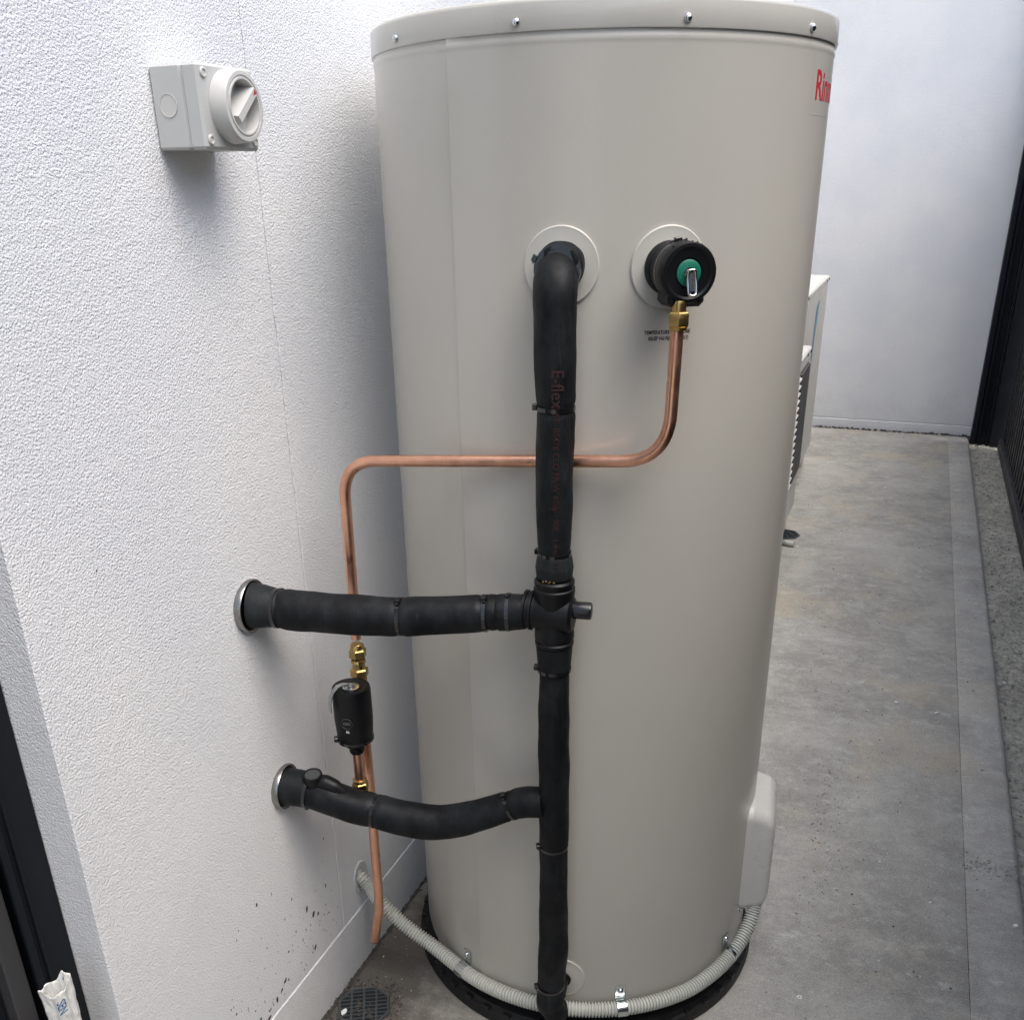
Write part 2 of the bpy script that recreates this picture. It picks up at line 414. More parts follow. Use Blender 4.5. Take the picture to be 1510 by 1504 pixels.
# dirt lying in the gap at the foot of the wall
mb = wobble_grid(-.002, .021, .4, 5.93, 8, 1800, -.003, .006, 90, 3)
tag(mb.build('dirt_gap', m_dirt), kind='stuff')

# ---------------------------------------------------------------- house wall
HW = 2.75
wl = thing('rendered_wall', (0, 3.3, 0), 'white textured rendered house wall on the left that the pipes and switch are fixed to', 'wall')
def jagged_panel(y0, y1, z0, z1, x, thick, j0, j1, n=260):
    """wall panel whose vertical edges are slightly uneven like a real joint"""
    mb = MB(); vs = []; fs = []
    for i in range(n + 1):
        z = z0 + (z1 - z0) * i / n
        a = y0 + (j0 * (mnoise.noise(Vector((z * 22, 5, 1))) + .5 * mnoise.noise(Vector((z * 90, 2, 1)))) if j0 else 0)
        b = y1 + (j1 * (mnoise.noise(Vector((z * 22, 5, 1))) + .5 * mnoise.noise(Vector((z * 75, 9, 1)))) if j1 else 0)
        be = .0012
        vs += [(x - thick, a, z), (x - be, a, z), (x, a + be, z), (x, b - be, z), (x - be, b, z), (x - thick, b, z)]
    for i in range(n):
        for k in range(5): fs.append((i * 6 + k, i * 6 + k + 1, (i + 1) * 6 + k + 1, (i + 1) * 6 + k))
    fs.append(tuple(range(6))); fs.append(tuple(n * 6 + k for k in range(6)))
    return mb.add(vs, fs)
jagged_panel(.663, 1.1605, .118, HW, 0, .16, 0, .0022).build('wall_panel', m_wall, wl)
jagged_panel(1.1624, 5.945, .118, HW, 0, .16, .0022, 0).build('wall_panel', m_wall, wl)
jagged_panel(-2.5, .663, 2.16, HW, 0, .16, 0, 0, 4).build('wall_panel', m_wall, wl)
MB().box((-.16, .67, .12), (-.016, 5.94, HW - .01)).build('wall_core', m_wall, wl)
# plinth: stands a few mm proud, chamfered top catching the light
mb = MB(); pr = [(-.15, .1168), (-.001, .1168), (.0012, .1163), (.0020, .1150), (.0024, -.08), (-.15, -.08)]
vs = []; ny = 500
for j in range(ny + 1):
    y = .6635 + (5.945 - .6635) * j / ny
    for x, z in pr: vs.append((x + .0007 * mnoise.noise(Vector((y * 30, z * 40, 2))) * (x > 0), y, z + (.0012 * mnoise.noise(Vector((y * 12, 0, 2))) if z > .1 else 0)))
fs = [(j * 6 + k, j * 6 + k + 1, (j + 1) * 6 + k + 1, (j + 1) * 6 + k) for j in range(ny) for k in range(5)]
fs.append(tuple(range(6))); mb.add(vs, fs); mb.build('plinth', m_wall, wl)
# grout round the conduit hole
M_ = frame((0.0012, 1.229, .178), (1, 0, 0), (0, 1, 0))
mb = MB(); mb.lathe([(.0245, -.001), (.0235, .001), (.018, .0012), (.0150, .0004), (.0145, -.006)], 26, M_)
mb.v = [(v[0], v[1], v[2] * 1.0 + (v[2] - .178) * .35 + .0015 * math.sin(v[1] * 400)) for v in mb.v]
mb.build('grout_patch', m_grout, wl, True)

# mud and paint flecks low on the wall
mb = MB(); rnd = random.Random(3)
spots = [(.969, .146, .008), (1.077, .214, .006), (1.061, .237, .004), (1.026, .285, .003), (1.071, .149, .004), (.979, .331, .003), (.942, .339, .003), (.98, .155, .006), (.99, .150, .005), (.955, .14, .004), (1.09, .205, .006), (.90, .13, .005), (.93, .125, .007), (.91, .14, .006), (.935, .137, .004), (1.12, .24, .004), (1.13, .33, .002), (.86, .2, .003), (.95, .25, .002), (1.0, .2, .003), (1.04, .19, .003)]
for k in range(110): spots.append((rnd.uniform(.85, 1.15), .12 + abs(rnd.gauss(0, .08)), rnd.uniform(.0008, .0022)))
for k in range(30): spots.append((rnd.uniform(.7, 1.45), rnd.uniform(.13, 1.2), rnd.uniform(.0007, .0013)))
for i, (y, z, r) in enumerate(spots):
    r *= .62; s0 = len(mb.v); blob(mb, (0, y, z), r, 50 + i)
    for q in range(s0, len(mb.v)): mb.v[q] = (.0006 + mb.v[q][0] * .25, y + (mb.v[q][1] - y) * (.7 + .7 * ((i * 7) % 5) / 4), z + (mb.v[q][2] - z) * (.8 + 1.6 * ((i * 3) % 7) / 6) + (mb.v[q][1] - y) * .5)
tag(mb.build('mud_spatter', m_dirt), kind='stuff')

# back wall
bw = thing('end_wall', (.9, 6.0, 0), 'pale rendered wall closing the far end of the side passage', 'wall')
MB().box((-.16, 5.9505, .056), (3.2, 6.15, HW)).build('wall_panel', m_wall, bw)
mb = MB().box((-.16, 5.9462, -.08), (3.2, 6.15, .0525), .003); mb.build('plinth', m_plinth, bw)
mb = wobble_grid(.02, 1.16, 5.915, 5.947, 500, 6, .001, .012, 50, 9); tag(mb.build('rubble_line', m_dirt), kind='stuff')

# ---------------------------------------------------------------- window / door frame at the left
wf = thing('window_frame', (-.07, -.4, .08), 'black aluminium door frame set back into the wall beside the white strip of reveal', 'door frame')
MB().box((-.155, .616, .05), (-.050, .6625, 2.155), .0015).build('jamb', m_dark, wf)
MB().box((-.053, .606, .05), (-.0475, .6155, 2.155), .001).build('ridge', m_dark, wf)
MB().box((-.053, .6215, .05), (-.0462, .6245, 2.155), .0008).build('ridge', m_dark, wf)
MB().box((-.13, .578, .10), (-.058, .603, 2.13), .002).build('sash', m_sash, wf)
MB().box((-.13, .557, .10), (-.072, .575, 2.13), .002).build('sash', m_dark, wf)
MB().box((-.112, -1.60, .10), (-.104, .5595, 2.13)).build('glass', m_glass, wf)
MB().box((-.155, -2.4, 2.10), (-.050, .6155, 2.158), .0015).build('head', m_dark, wf)
MB().box((-.155, -2.4, .0), (-.046, .662, .0785), .002).build('sill', m_dark, wf)
MB().box((-.155, -2.4, .079), (-.060, -1.61, 2.098), .0015).build('jamb', m_dark, wf)
MB().box((-.6, -2.5, .0), (-.5, .62, 2.3)).build('backing', m_gap, wf)

# crumpled film wrapper standing on the sill, its mouth torn open
wr = thing('film_wrapper', (-.014, .604, .079), 'crumpled white film wrapper lettered in blue standing in the corner of the black door frame', 'wrapper')
wv = Vector((.60, .80, 0)); wd_ = Vector((.80, -.60, 0))       # across and towards the passage
def wr_pt(a, t):
    # a: 0..1 round the flattened tube, t: 0..1 up its height
    ang = 2 * math.pi * a; ca, sa = math.cos(ang), math.sin(ang)
    pleat = .0016 * math.sin(ang * 4 + 1.5 * t) + .0007 * math.sin(ang * 9 + 4 * t)
    wid = .0122 + .0012 * math.sin(t * 9) + (.0018 * max(0, (t - .9) / .1)); dep = .0052 + .0024 * max(0, (t - .85) / .15)
    tp = .402
    back = max(0, -sa); right = max(0, ca); left = max(0, -ca)
    top = tp * (1 - .014 * max(0, sa)) + .009 * back * (.35 + .65 * (ca * .5 + .5)) + .012 * right + .005 * left ** 4 + .003 * math.sin(ang * 5)
    z = .079 + t * top
    n1 = mnoise.noise(Vector((ca * 1.3, sa * 1.3, t * 16))) * .0016 + mnoise.noise(Vector((ca * 3, sa * 3, t * 45))) * .0007
    u = ca * (wid + n1) + pleat * ca - .004 * (t ** 6) * left; v = sa * (dep + n1) + pleat * sa * .9
    return Vector((-.012 - .004 * t, .6075 - .003 * t, z)) + wv * u + wd_ * v
mb = MB(); NA, NTT = 72, 120; vs = [wr_pt(i / NA, j / NTT) for j in range(NTT + 1) for i in range(NA)]
mb.add(vs, [(j * NA + i, j * NA + (i + 1) % NA, (j + 1) * NA + (i + 1) % NA, (j + 1) * NA + i) for j in range(NTT) for i in range(NA)])
o = mb.build('film', m_film, wr, True, 50); o.modifiers.new('thick', 'SOLIDIFY').thickness = .0005
def wr_text(a0, t0, lift=.0005):
    def f(x, y):
        a = a0 - y * 13; t = t0 - x / .36; p = wr_pt(a, t); return p + wd_ * (lift if math.sin(2 * math.pi * a) > 0 else -lift)
    return f
text_obj('lettering', 'SEN', .0100, wr_text(.300, .975), m_blueprint, wr, .0001, cut=.002)
bt = MB(); p0 = wr_pt(.88, .995)
text_obj('lettering', 'C', .0075, lambda x, y: wr_pt(.86, .985 - x / .39) + wv * (y - .001) + wd_ * .0013, m_blueprint, wr, .0002, cut=.002)

# ---------------------------------------------------------------- isolator switch
sw = thing('isolator_switch', (0, 1.03, 1.341), 'grey weatherproof isolator switch with rotary dial on the white wall at upper left', 'switch')
by0, by1, bz0, bz1 = .980, 1.078, 1.341, 1.4215
MB().box((0.0005, by0, bz0), (.0410, by1, bz1), .0025).build('base_box', m_grey, sw)
MB().box((.0416, by0 - .0003, bz0 - .0003), (.0625, by1 + .0003, bz1 + .0003), .003).build('lid', m_grey, sw)
MB().box((.0400, by0 + .002, bz0 + .002), (.0420, by1 - .002, bz1 - .002)).build('gasket', m_greyd, sw)
for y_, z_ in ((by0 + .009, bz0 + .009), (by0 + .009, bz1 - .009), (by1 - .009, bz0 + .009), (by1 - .009, bz1 - .009)):
    MB().lathe([(.0052, 0), (.0052, .0010), (.0042, .0018), (.0032, .0018), (.0030, .0008), (0, .0008)], 18, frame((.0626, y_, z_), (1, 0, 0))).build('screw', m_greyd, sw, True)
MB().lathe([(.0112, -.0002), (.0112, .0006), (.0106, .0006), (.0104, .0001), (0, .0001)], 32, frame((.0210, by0 - .0002, 1.383), (0, -1, 0))).build('knockout', m_greyd, sw, True)
dc = Vector((.0627, 1.030, 1.3825)); dm = frame(dc, (1, 0, 0), (0, 1, 0)) @ Matrix.Scale(.94, 4)
MB().lathe([(.0385, 0), (.0380, .003), (.0368, .0190), (.0358, .0203), (.0318, .0206), (.0312, .0196), (.0300, .0195), (.0294, .0210), (.0276, .0210), (.0270, .0195), (.0266, .0050), (.0260, .0042), (0, .0042)], 56, dm, caps=False).build('dial_ring', m_greyd, sw, True, 40)
ha = R_(40)   # handle bar runs from low near side to high far side
hm = dm @ Matrix.Rotation(ha, 4, 'Z')
hd = MB()
lo_ = [(-.0255, -.0095), (-.0255, .0095), (.0255, .0075), (.0255, -.0075)]; up_ = [(-.0215, -.0042), (-.0215, .0042), (.0262, .0040), (.0262, -.0040)]
hd.add([hm @ Vector((x, y, .0043)) for x, y in lo_] + [hm @ Vector((x, y, .0235)) for x, y in up_], [(3, 2, 1, 0), (4, 5, 6, 7)] + [(i, (i + 1) % 4, 4 + (i + 1) % 4, 4 + i) for i in range(4)])
h_ = hd.build('handle', m_greyd, sw)
mk = MB(); mk.add([hm @ Vector(p) for p in ((.0255, -.0030, .0238), (.0255, .0030, .0238), (.0185, 0, .0238))], [(0, 1, 2)]); mk.build('pointer', m_red, h_)

# ---------------------------------------------------------------- water heater
heater = thing('water_heater', (TX, TY, 0), 'tall beige cylindrical electric water heater standing beside the white wall', 'water heater')
N = 180; SEAM = -108.2
mb = MB(); prof = [(.286, .052), (.299, .054), (.300, .060), (.300, .30), (.300, .6), (.300, .9), (.300, 1.2), (.300, 1.436), (.3004, 1.4395), (.3010, 1.4420), (.3005, 1.4445), (.3000, 1.447), (.3002, 1.456)]
vs = []
for r, z in prof:
    for i in range(N + 1):
        a = R_(SEAM) + 2 * math.pi * i / N
        rr = r + (.0018 * max(0, 1 - i / 3.0)); vs.append((TX + rr * math.cos(a), TY + rr * math.sin(a), z))
fs = [(j * (N + 1) + i, j * (N + 1) + i + 1, (j + 1) * (N + 1) + i + 1, (j + 1) * (N + 1) + i) for j in range(len(prof) - 1) for i in range(N)]
# close the lapped seam with its narrow edge
for j in range(len(prof) - 1): fs.append((j * (N + 1) + N, j * (N + 1), (j + 1) * (N + 1), (j + 1) * (N + 1) + N))
mb.add(vs, fs); shell = mb.build('shell', m_tank, heater, True, 28)
T0 = Matrix.Translation((TX, TY, 0))
lid = MB().lathe([(.3004, 1.4500), (.3022, 1.4502), (.3027, 1.4515), (.3025, 1.4755), (.3018, 1.4785), (.2995, 1.4805), (.285, 1.4825), (.15, 1.492), (0, 1.494)], 180, T0).build('lid', m_lid, heater, True, 40)
for k in range(10):
    a = -125.8 + k * 35.1 if k < 4 else -20.5 + (k - 3) * 35.1
    c = surf(a, .3026, 1.4590)
    MB().lathe([(.0046, 0), (.0046, .0012), (.0040, .0028), (.0022, .0042), (0, .0046)], 14, frame(c, c - Vector((TX, TY, 1.459)))).build('screw', m_screw, lid, True, 60)
# base tray with ribs
tr = MB().lathe([(.20, .001), (.3170, .001), (.318, .005), (.3145, .018), (.309, .020), (.305, .028), (.290, .0305), (.290, .052), (.20, .052)], 120, T0).build('base_tray', m_tray, heater, True, 30)
for k in range(48):
    a = k * 7.5; c = surf(a, .3105, .012); n_ = (c - Vector((TX, TY, .012))).normalized()
    MB().box((-.009, -.007, -.010), (.0045, .007, .0125), .001, frame(c, (0, 0, 1), n_)).build('rib', m_tray, tr)

def escutcheon(deg, z, r, hole, name='escutcheon', dz=0):
    c = surf(deg, .3006, z); n_ = Vector((math.cos(R_(deg)), math.sin(R_(deg)), 0)); M_ = frame(c, n_, (0, 0, 1))
    mb = MB(); seg = 64; rings = [(r, -.0004), (r, .0016), (r - .0014, .0028), (r - .004, .0026), (r * .62, .0042), (hole + .002, .0062), (hole, .0058), (hole, -.01)]
    vs = []
    for rr, h in rings:
        for i in range(seg):
            a = 2 * math.pi * i / seg; p = Vector((rr * math.cos(a), rr * math.sin(a), h))   # x up, y sideways
            side = rr * math.sin(a); th = R_(deg) - side / TR * 1.0 if False else None
            q = M_ @ p; 
            # wrap on to the cylinder
            lat = (q - c).dot(Vector((-n_.y, n_.x, 0))); ang = R_(deg) + lat / TR; R2 = .3006 + h
            vs.append((TX + R2 * math.cos(ang), TY + R2 * math.sin(ang), q.z))
    fs = [(j * seg + i, j * seg + (i + 1) % seg, (j + 1) * seg + (i + 1) % seg, (j + 1) * seg + i) for j in range(len(rings) - 1) for i in range(seg)]
    fs.append(tuple((len(rings) - 1) * seg + i for i in range(seg)))
    mb.add(vs, fs); return mb.build(name, m_plate, heater, True, 40)
escutcheon(-81.0, 1.2150, .0445, .024)
escutcheon(-56.9, 1.2120, .0460, .026)
e3 = escutcheon(-79.8, .1290, .0385, .016); 
MB().lathe([(.0155, .0), (.0155, .0075), (.0, .0076)], 28, frame(surf(-79.8, .3006, .129), surf(-79.8, 1, 0) - Vector((TX, TY, 0)))).build('hole', m_gap, e3)

def on_tank(deg, z, r=.3009):
    return lambda x, y: Vector((TX + r * math.cos(R_(deg) + x / TR), TY + r * math.sin(R_(deg) + x / TR), z + y))
text_obj('marking', 'TEMPERATURE & PRESSURE', .0060, on_tank(-62.0, 1.1375, .3002), m_blackprint, heater, .00018, .80)
text_obj('marking', 'RELIEF VALVE(INLET ONLY)', .0060, on_tank(-61.0, 1.1305, .3002), m_blackprint, heater, .00018, .70)
text_obj('brand_lettering', 'Rinnai', .0440, on_tank(-14.6, 1.3890, .3002), m_red, heater, .0008, .95)
lb = MB(); a0, a1, z0, z1 = -16.5, 26, 1.372, 1.437      # clear label film behind the lettering
for (u0, u1, v0, v1) in ((a0, a0 + .12, z0, z1), (a0, a1, z0, z0 + .0005)):
    n = 24; vs = []
    for i in range(n + 1):
        a = u0 + (u1 - u0) * i / n; vs += [surf(a, .3002, v0), surf(a, .3002, v1)]
    lb.add(vs, [(2 * i, 2 * i + 2, 2 * i + 3, 2 * i + 1) for i in range(n)])
lb.build('label_edge', m_lid, heater)
# element cover: rounded box, screwed to the side
cdeg = 6.5; n_ = Vector((math.cos(R_(cdeg)), math.sin(R_(cdeg)), 0)); Mc = frame(Vector((TX, TY, .2380)), n_, (0, 0, 1))  # local x = up, y = sideways
def sup(u, v, a, b, n=5.): return None
mb = MB(); seg = 72; rings = []
HWD, HHT = .0745, .106
def rr_pt(k, hw, hh, rad):
    # rounded rectangle, k in 0..1
    pts = []
    for cx_, cy_, s in ((1, 1, 0), (-1, 1, 90), (-1, -1, 180), (1, -1, 270)):
        for q in range(9):
            a = R_(s + 90 * q / 8); pts.append((cx_ * (hh - rad) + rad * math.cos(a), cy_ * (hw - rad) + rad * math.sin(a)))
    return pts
lay = [(HWD + .002, HHT + .002, .022, .285), (HWD + .002, HHT + .002, .022, .300), (HWD, HHT, .022, .302), (HWD - .002, HHT - .005, .022, .322), (HWD - .0035, HHT - .011, .022, .330), (HWD - .008, HHT - .021, .020, .3355), (HWD - .016, HHT - .032, .018, .3380), (HWD - .03, HHT - .05, .012, .3385)]
vs = []
for hw, hh, rad, d in lay: vs += [Mc @ Vector((x, y, d)) for x, y in rr_pt(0, hw, hh, rad)]
n = 36
fs = [(j * n + i, j * n + (i + 1) % n, (j + 1) * n + (i + 1) % n, (j + 1) * n + i) for j in range(len(lay) - 1) for i in range(n)] + [tuple((len(lay) - 1) * n + i for i in range(n))]
mb.add(vs, fs); ec = mb.build('element_cover', m_cover, heater, True, 50)
cs = surf(-10.3, .3035, .146); MB().lathe([(.0035, 0), (.0035, .001), (.0015, .0028), (0, .003)], 12, frame(cs, cs - Vector((TX, TY, .146)))).build('screw', m_screw, ec, True)
# fittings on the lid, just above the frame of the picture
MB().lathe([(.03, 0), (.03, .012), (.012, .02), (0, .021)], 24, Matrix.Translation((.47, 1.50, 1.490))).build('anode_cap', m_blackplastic, heater, True)

# ---------------------------------------------------------------- conduit round the base and its saddles
ctrl = [(-.02, 1.229, .182), (.0, 1.229, .178), (.022, 1.225, .160), (.052, 1.209, .148), (.100, 1.206, .113), (.150, 1.203, .088)]
ctrl += [surf(a, .3135, .0745) for a in (-118, -110, -102, -94, -86, -78, -70, -62, -54, -46, -38)] + [surf(-30, .3135, .078), surf(-22, .3145, .083), surf(-15, .3175, .094), surf(-9, .3215, .113), surf(-5, .3235, .135), surf(-3, .3235, .16)]
path = spline(ctrl, 40)
# resample evenly
acc = [0.]
for a, b in zip(path, path[1:]): acc.append(acc[-1] + (b - a).length)
PITCH = .0053; step = PITCH / 5; tot = acc[-1]; pts = []; rad = []; j = 0; k = 0
while k * step < tot:
    s_ = k * step
    while acc[j + 1] < s_: j += 1
    f_ = (s_ - acc[j]) / (acc[j + 1] - acc[j]); pts.append(path[j].lerp(path[j + 1], f_)); rad.append((.0127, .0127, .0124, .0096, .0096)[k % 5]); k += 1
mb = MB(); mb.sweep(pts, rad, 20)
cn = mb.build('corrugated_conduit', m_conduit, None, True, 30)
tag(cn, 'grey corrugated flexible conduit running from the wall round the foot of the water heater', 'conduit')
for (a, lab) in ((-114.6, 'galvanised saddle clip on the conduit nearest the white wall'), (-61.3, 'galvanised saddle clip on the conduit at the front, right of the black pipe'), (-18.5, 'galvanised saddle clip on the conduit at the right, below the element cover')):
    zc_ = .0745 if a < -30 else .087
    c = surf(a, .3135, zc_); n_ = (c - Vector((TX, TY, zc_))).normalized(); tg = Vector((-n_.y, n_.x, 0))
    if a < -110: tg = (tg + Vector((0, 0, -.12))).normalized()
    t = thing('saddle_clip', c, lab, 'clip', 'saddle clips holding the conduit')
    M_ = frame(c, tg, n_)
    mb = MB(); hw = .0085; mb.lathe([(.0127, -hw), (.0138, -hw), (.0142, -hw * .5), (.0138, 0), (.0142, hw * .5), (.0138, hw), (.0127, hw)], 32, M_)
    mb.build('strap', m_galv, t, True, 40)
    Mt = frame(surf(a, .3012, 0) + Vector((0, 0, zc_)), (0, 0, 1), n_)
    mb = MB(); mb.box((.0, -hw, .010), (.0013, hw, .036), .0005, Mt); mb.build('tab', m_galv, t)
    MB().lathe([(.0048, 0), (.0048, .001), (.0042, .003), (.002, .0042), (0, .0044)], 14, Mt @ Matrix.Translation((.0013, 0, .027)) @ Matrix.Rotation(math.pi / 2, 4, 'Y')).build('screw', m_screw, t, True, 60)

# ---------------------------------------------------------------- vertical insulated pipe
PA = Vector((.4065, 1.1185, 0))
def V(z, dx=0, dy=0): return Vector((PA.x + dx, PA.y + dy, z))
vp = thing('insulated_pipe', (PA.x, PA.y, .1), 'black foam insulated pipe running straight down the front of the water heater', 'pipe')
e1 = surf(-81, .30, 1.215); nn = (e1 - Vector((TX, TY, 1.215))).normalized()
pts, rad = spline([e1 + nn * .0 + Vector((0, 0, -.006)), e1 + nn * .020 + Vector((0, 0, -.006)), e1 + nn * .0375 + Vector((0, 0, -.011)), V(1.188, -.0015, .0015), V(1.160, -.0005), V(1.12), V(1.05, .001), V(1.0), V(.95), V(.92), V(.895), V(.880)], 18,
                  [.0210, .0235, .0248, .0256, .0256, .0245, .0236, .0232, .0232, .0228, .0215, .0195]); pts, rad = pinch(pts, rad, [V(1.062, .001)])
mb = MB(); mb.sweep(pts, rad, 40, True, .0022, 22); mb.build('upper_sleeve', m_foam, vp, True, 70)
# short wrap collar at the plate, cut a little ragged
mb = MB(); mb.lathe([(.0238, 0), (.0262, .002), (.0270, .018), (.0262, .0265), (.0235, .0285), (.020, .0288)], 44, frame(e1 + nn * .002 + Vector((.002, 0, .0015)), nn + Vector((0, 0, .04))))
mb.v = [tuple(Vector(v) + nn * .004 * mnoise.noise(Vector(v) * 60) + Vector((0, 0, .003 * mnoise.noise(Vector(v) * 45)))) for v in mb.v]
mb.build('wrap', m_foam, vp, True, 60)
cable_tie(vp, e1 + nn * .030 + Vector((.0005, 0, -.001)), nn + Vector((0, 0, .12)), .0262, R_(66), .002, .0042)
mb = MB(); mb.sweep(*spline([V(.881), V(.876), V(.862), V(.850), V(.8465)], 6, [.0195, .0222, .0245, .0232, .0215]), 36); mb.build('collar', m_collar, vp, True, 70)
cable_tie(vp, V(.8795), (0, 0, 1), .0205, R_(180), .003)
cable_tie(vp, V(1.062, .001), (.02, 0, 1), .0226, R_(192), .004)
# lower sleeve down to the elbow into the tank
pts, rad = spline([V(.717), V(.69), V(.65), V(.60), V(.55), V(.50), V(.45), V(.39), V(.32), V(.24), V(.17, -.003), V(.142, -.004), V(.130, -.005), V(.112, -.0055, .004), surf(-79.8, .348, .098), surf(-79.8, .328, .100)], 18,
                  [0.0191, 0.0206, 0.0216, 0.0219, 0.0221, 0.0225, 0.0219, 0.0212, 0.0216, 0.0221, 0.0223, 0.0216, 0.0219, 0.0216, 0.0186, 0.0130]); pts, rad = pinch(pts, rad, [V(.428), V(.158, -.004)])
mb = MB(); mb.sweep(pts, rad, 40, True, .0024, 20); mb.build('lower_sleeve', m_foam, vp, True, 70)
mb = MB(); mb.sweep(*spline([surf(-79.8, .301, .129), surf(-79.8, .320, .129), surf(-79.8, .338, .126)], 5, [.0125, .0125, .0125]), 20); mb.build('tail_pipe', m_blackplastic, vp, True)
cable_tie(vp, V(.428), (0, -.05, 1), .0202, R_(205), .004)
cable_tie(vp, V(.158, -.004), (-.05, -.1, 1), .0208, R_(205), .005)
mb = MB(); mb.sweep(*spline([V(.752), V(.745), V(.730), V(.716)], 6, [.0245, .0240, .0228, .0215]), 36); mb.build('collar', m_foam, vp, True, 70)
cable_tie(vp, V(.7165), (0, 0, 1), .0218, R_(190), .003)
# printing, reading downwards
def on_pipe(z0, phi, r, lat=0.):
    return lambda x, y: Vector((PA.x + .001 + r * math.cos(R_(phi) + (y + lat) / r), PA.y + r * math.sin(R_(phi) + (y + lat) / r), z0 - x))
text_obj('print', 'E-flex', .0205, on_pipe(1.1100, -82, .0252), m_redprint, vp, .0002, .95)
text_obj('print', '\u00ae ST  BS476 CLO FR/W 60dp   90E   1.4m/  13', .0105, on_pipe(1.071, -78, .0244), m_redprint, vp, .0001, 1.0)

# ---------------------------------------------------------------- tempering valve
tv = thing('tempering_valve', (PA.x, PA.y, .75), 'black insulated valve body where the upper side pipe meets the vertical pipe', 'valve')
mb = MB(); mb.lathe([(.012, .846), (.024, .8455), (.0262, .843), (.0262, .839), (.0248, .838), (.0248, .8345), (.0268, .833), (.0270, .828), (.0262, .822), (.0240, .814), (.0238, .783), (.0262, .772), (.0262, .764), (.0240, .763), (.0240, .760), (.0258, .758), (.0255, .7535), (.023, .7525), (.01, .752)], 44, Matrix.Translation((PA.x, PA.y, 0)))
mb.build('body', m_blackplastic, tv, True, 35)
# horizontal barrel of the cross
bdir = Vector((-1, -.10, .02)).normalized()
mb = MB(); Mb = frame(V(.7975), bdir); mb.lathe([(.0205, -.026), (.0255, -.022), (.0262, 0), (.0262, .012), (.0235, .020), (.0235, .027), (.0262, .028), (.0262, .0315), (.0243, .0325), (.0243, .0355), (.0262, .0365), (.0262, .040), (.023, .0405)], 44, Mb)
mb.build('branch', m_blackplastic, tv, True, 35)
fd = Vector((.30, -.95, .05)).normalized()
def boss(x, y):
    M_ = frame(V(.7965) + fd * .0242, fd, (1, .3, 0)); return M_ @ Vector((y - .002, -x + .009, 0))
text_obj('embossing', 'IIIO', .007, boss, m_tie, tv, .0001)
kd = Vector((1, .16, -.01)).normalized()
mb = MB(); mb.lathe([(.0085, .022), (.0112, .0225), (.0116, .026), (.0116, .046), (.0108, .0485), (.0085, .0495), (0, .0498)], 28, frame(V(.8035), kd)); mb.build('knob', NT('gloss_black', (.012, .012, .014), .18, spec=.4).m, tv, True, 35)
mb = MB(); rnd = random.Random(5)
for k in range(7): blob(mb, V(.8475) + Vector((rnd.uniform(-.008, .008), -.0225, rnd.uniform(-.001, .0015))), rnd.uniform(.001, .0018), k)
mb.build('brass_thread', m_brass, tv)
# ---------------------------------------------------------------- upper and lower insulated branch pipes, wall flanges
def flange(y, z, r, label, tilt):
    t = thing('wall_flange', (0, y, z), label, 'pipe flange', 'round metal cover flanges where pipes leave the wall')
    ax = Vector((1, tilt, 0)).normalized()
    mb = MB(); mb.lathe([(r * 1.07, -.004), (r * 1.08, .0045), (r * 1.05, .0062), (r * .99, .0060), (r * .93, .0040), (r * .85, .0035), (r * .60, .0035)], 56, frame((0, y, z), ax), caps=False); mb.build('cover', m_tarn, t, True, 60)
    return t
flange(1.025, .7885, .0345, 'dull chrome wall flange round the upper black pipe', .12)
flange(1.047, .4840, .0325, 'dull chrome wall flange round the lower black pipe', .12)
up = thing('insulated_pipe', (.2, 1.07, .78), 'upper black foam insulated pipe bridging from the wall to the valve', 'pipe')
pts, rad = spline([(.004, 1.026, .7885), (.018, 1.0295, .7880), (.034, 1.033, .7865), (.044, 1.036, .7850)], 6, [.0315, .0300, .0268, .0235]); mb = MB(); mb.sweep(pts, rad, 36, True, .002, 30); mb.build('collar', m_collar, up, True, 70)
pts, rad = spline([(.034, 1.033, .786), (.040, 1.035, .7855), (.052, 1.038, .7850), (.076, 1.043, .7835), (.122, 1.053, .782), (.168, 1.064, .781), (.213, 1.075, .782), (.259, 1.085, .786), (.303, 1.095, .790), (.325, 1.100, .793), (.335, 1.1025, .794)], 16,
                  [0.0200, 0.0251, 0.0277, 0.0279, 0.0275, 0.0270, 0.0262, 0.0259, 0.0255, 0.0249, 0.0228]); pts, rad = pinch(pts, rad, [(.205, 1.073, .7818), (.318, 1.0985, .7922)])
mb = MB(); mb.sweep(pts, rad, 44, True, .0022, 20); mb.build('sleeve', m_foam, up, True, 70)
pts, rad = spline([(.331, 1.102, .7935), (.336, 1.103, .794), (.350, 1.1065, .795), (.368, 1.110, .797)], 6, [.0215, .0248, .0246, .0232]); mb = MB(); mb.sweep(pts, rad, 36, True, .001, 30); mb.build('collar', m_foam, up, True, 70)
tg = Vector((.045, .0105, .001))
cable_tie(up, (.205, 1.073, .7818), tg, .0252, R_(18), .004)
cable_tie(up, (.318, 1.0985, .7922), tg, .0240, R_(18), .004)
cable_tie(up, (.3475, 1.106, .7950), tg, .0246, R_(14), 0, .003)
cable_tie(up, (.0375, 1.034, .7860), tg, .0262, R_(-58), .002)

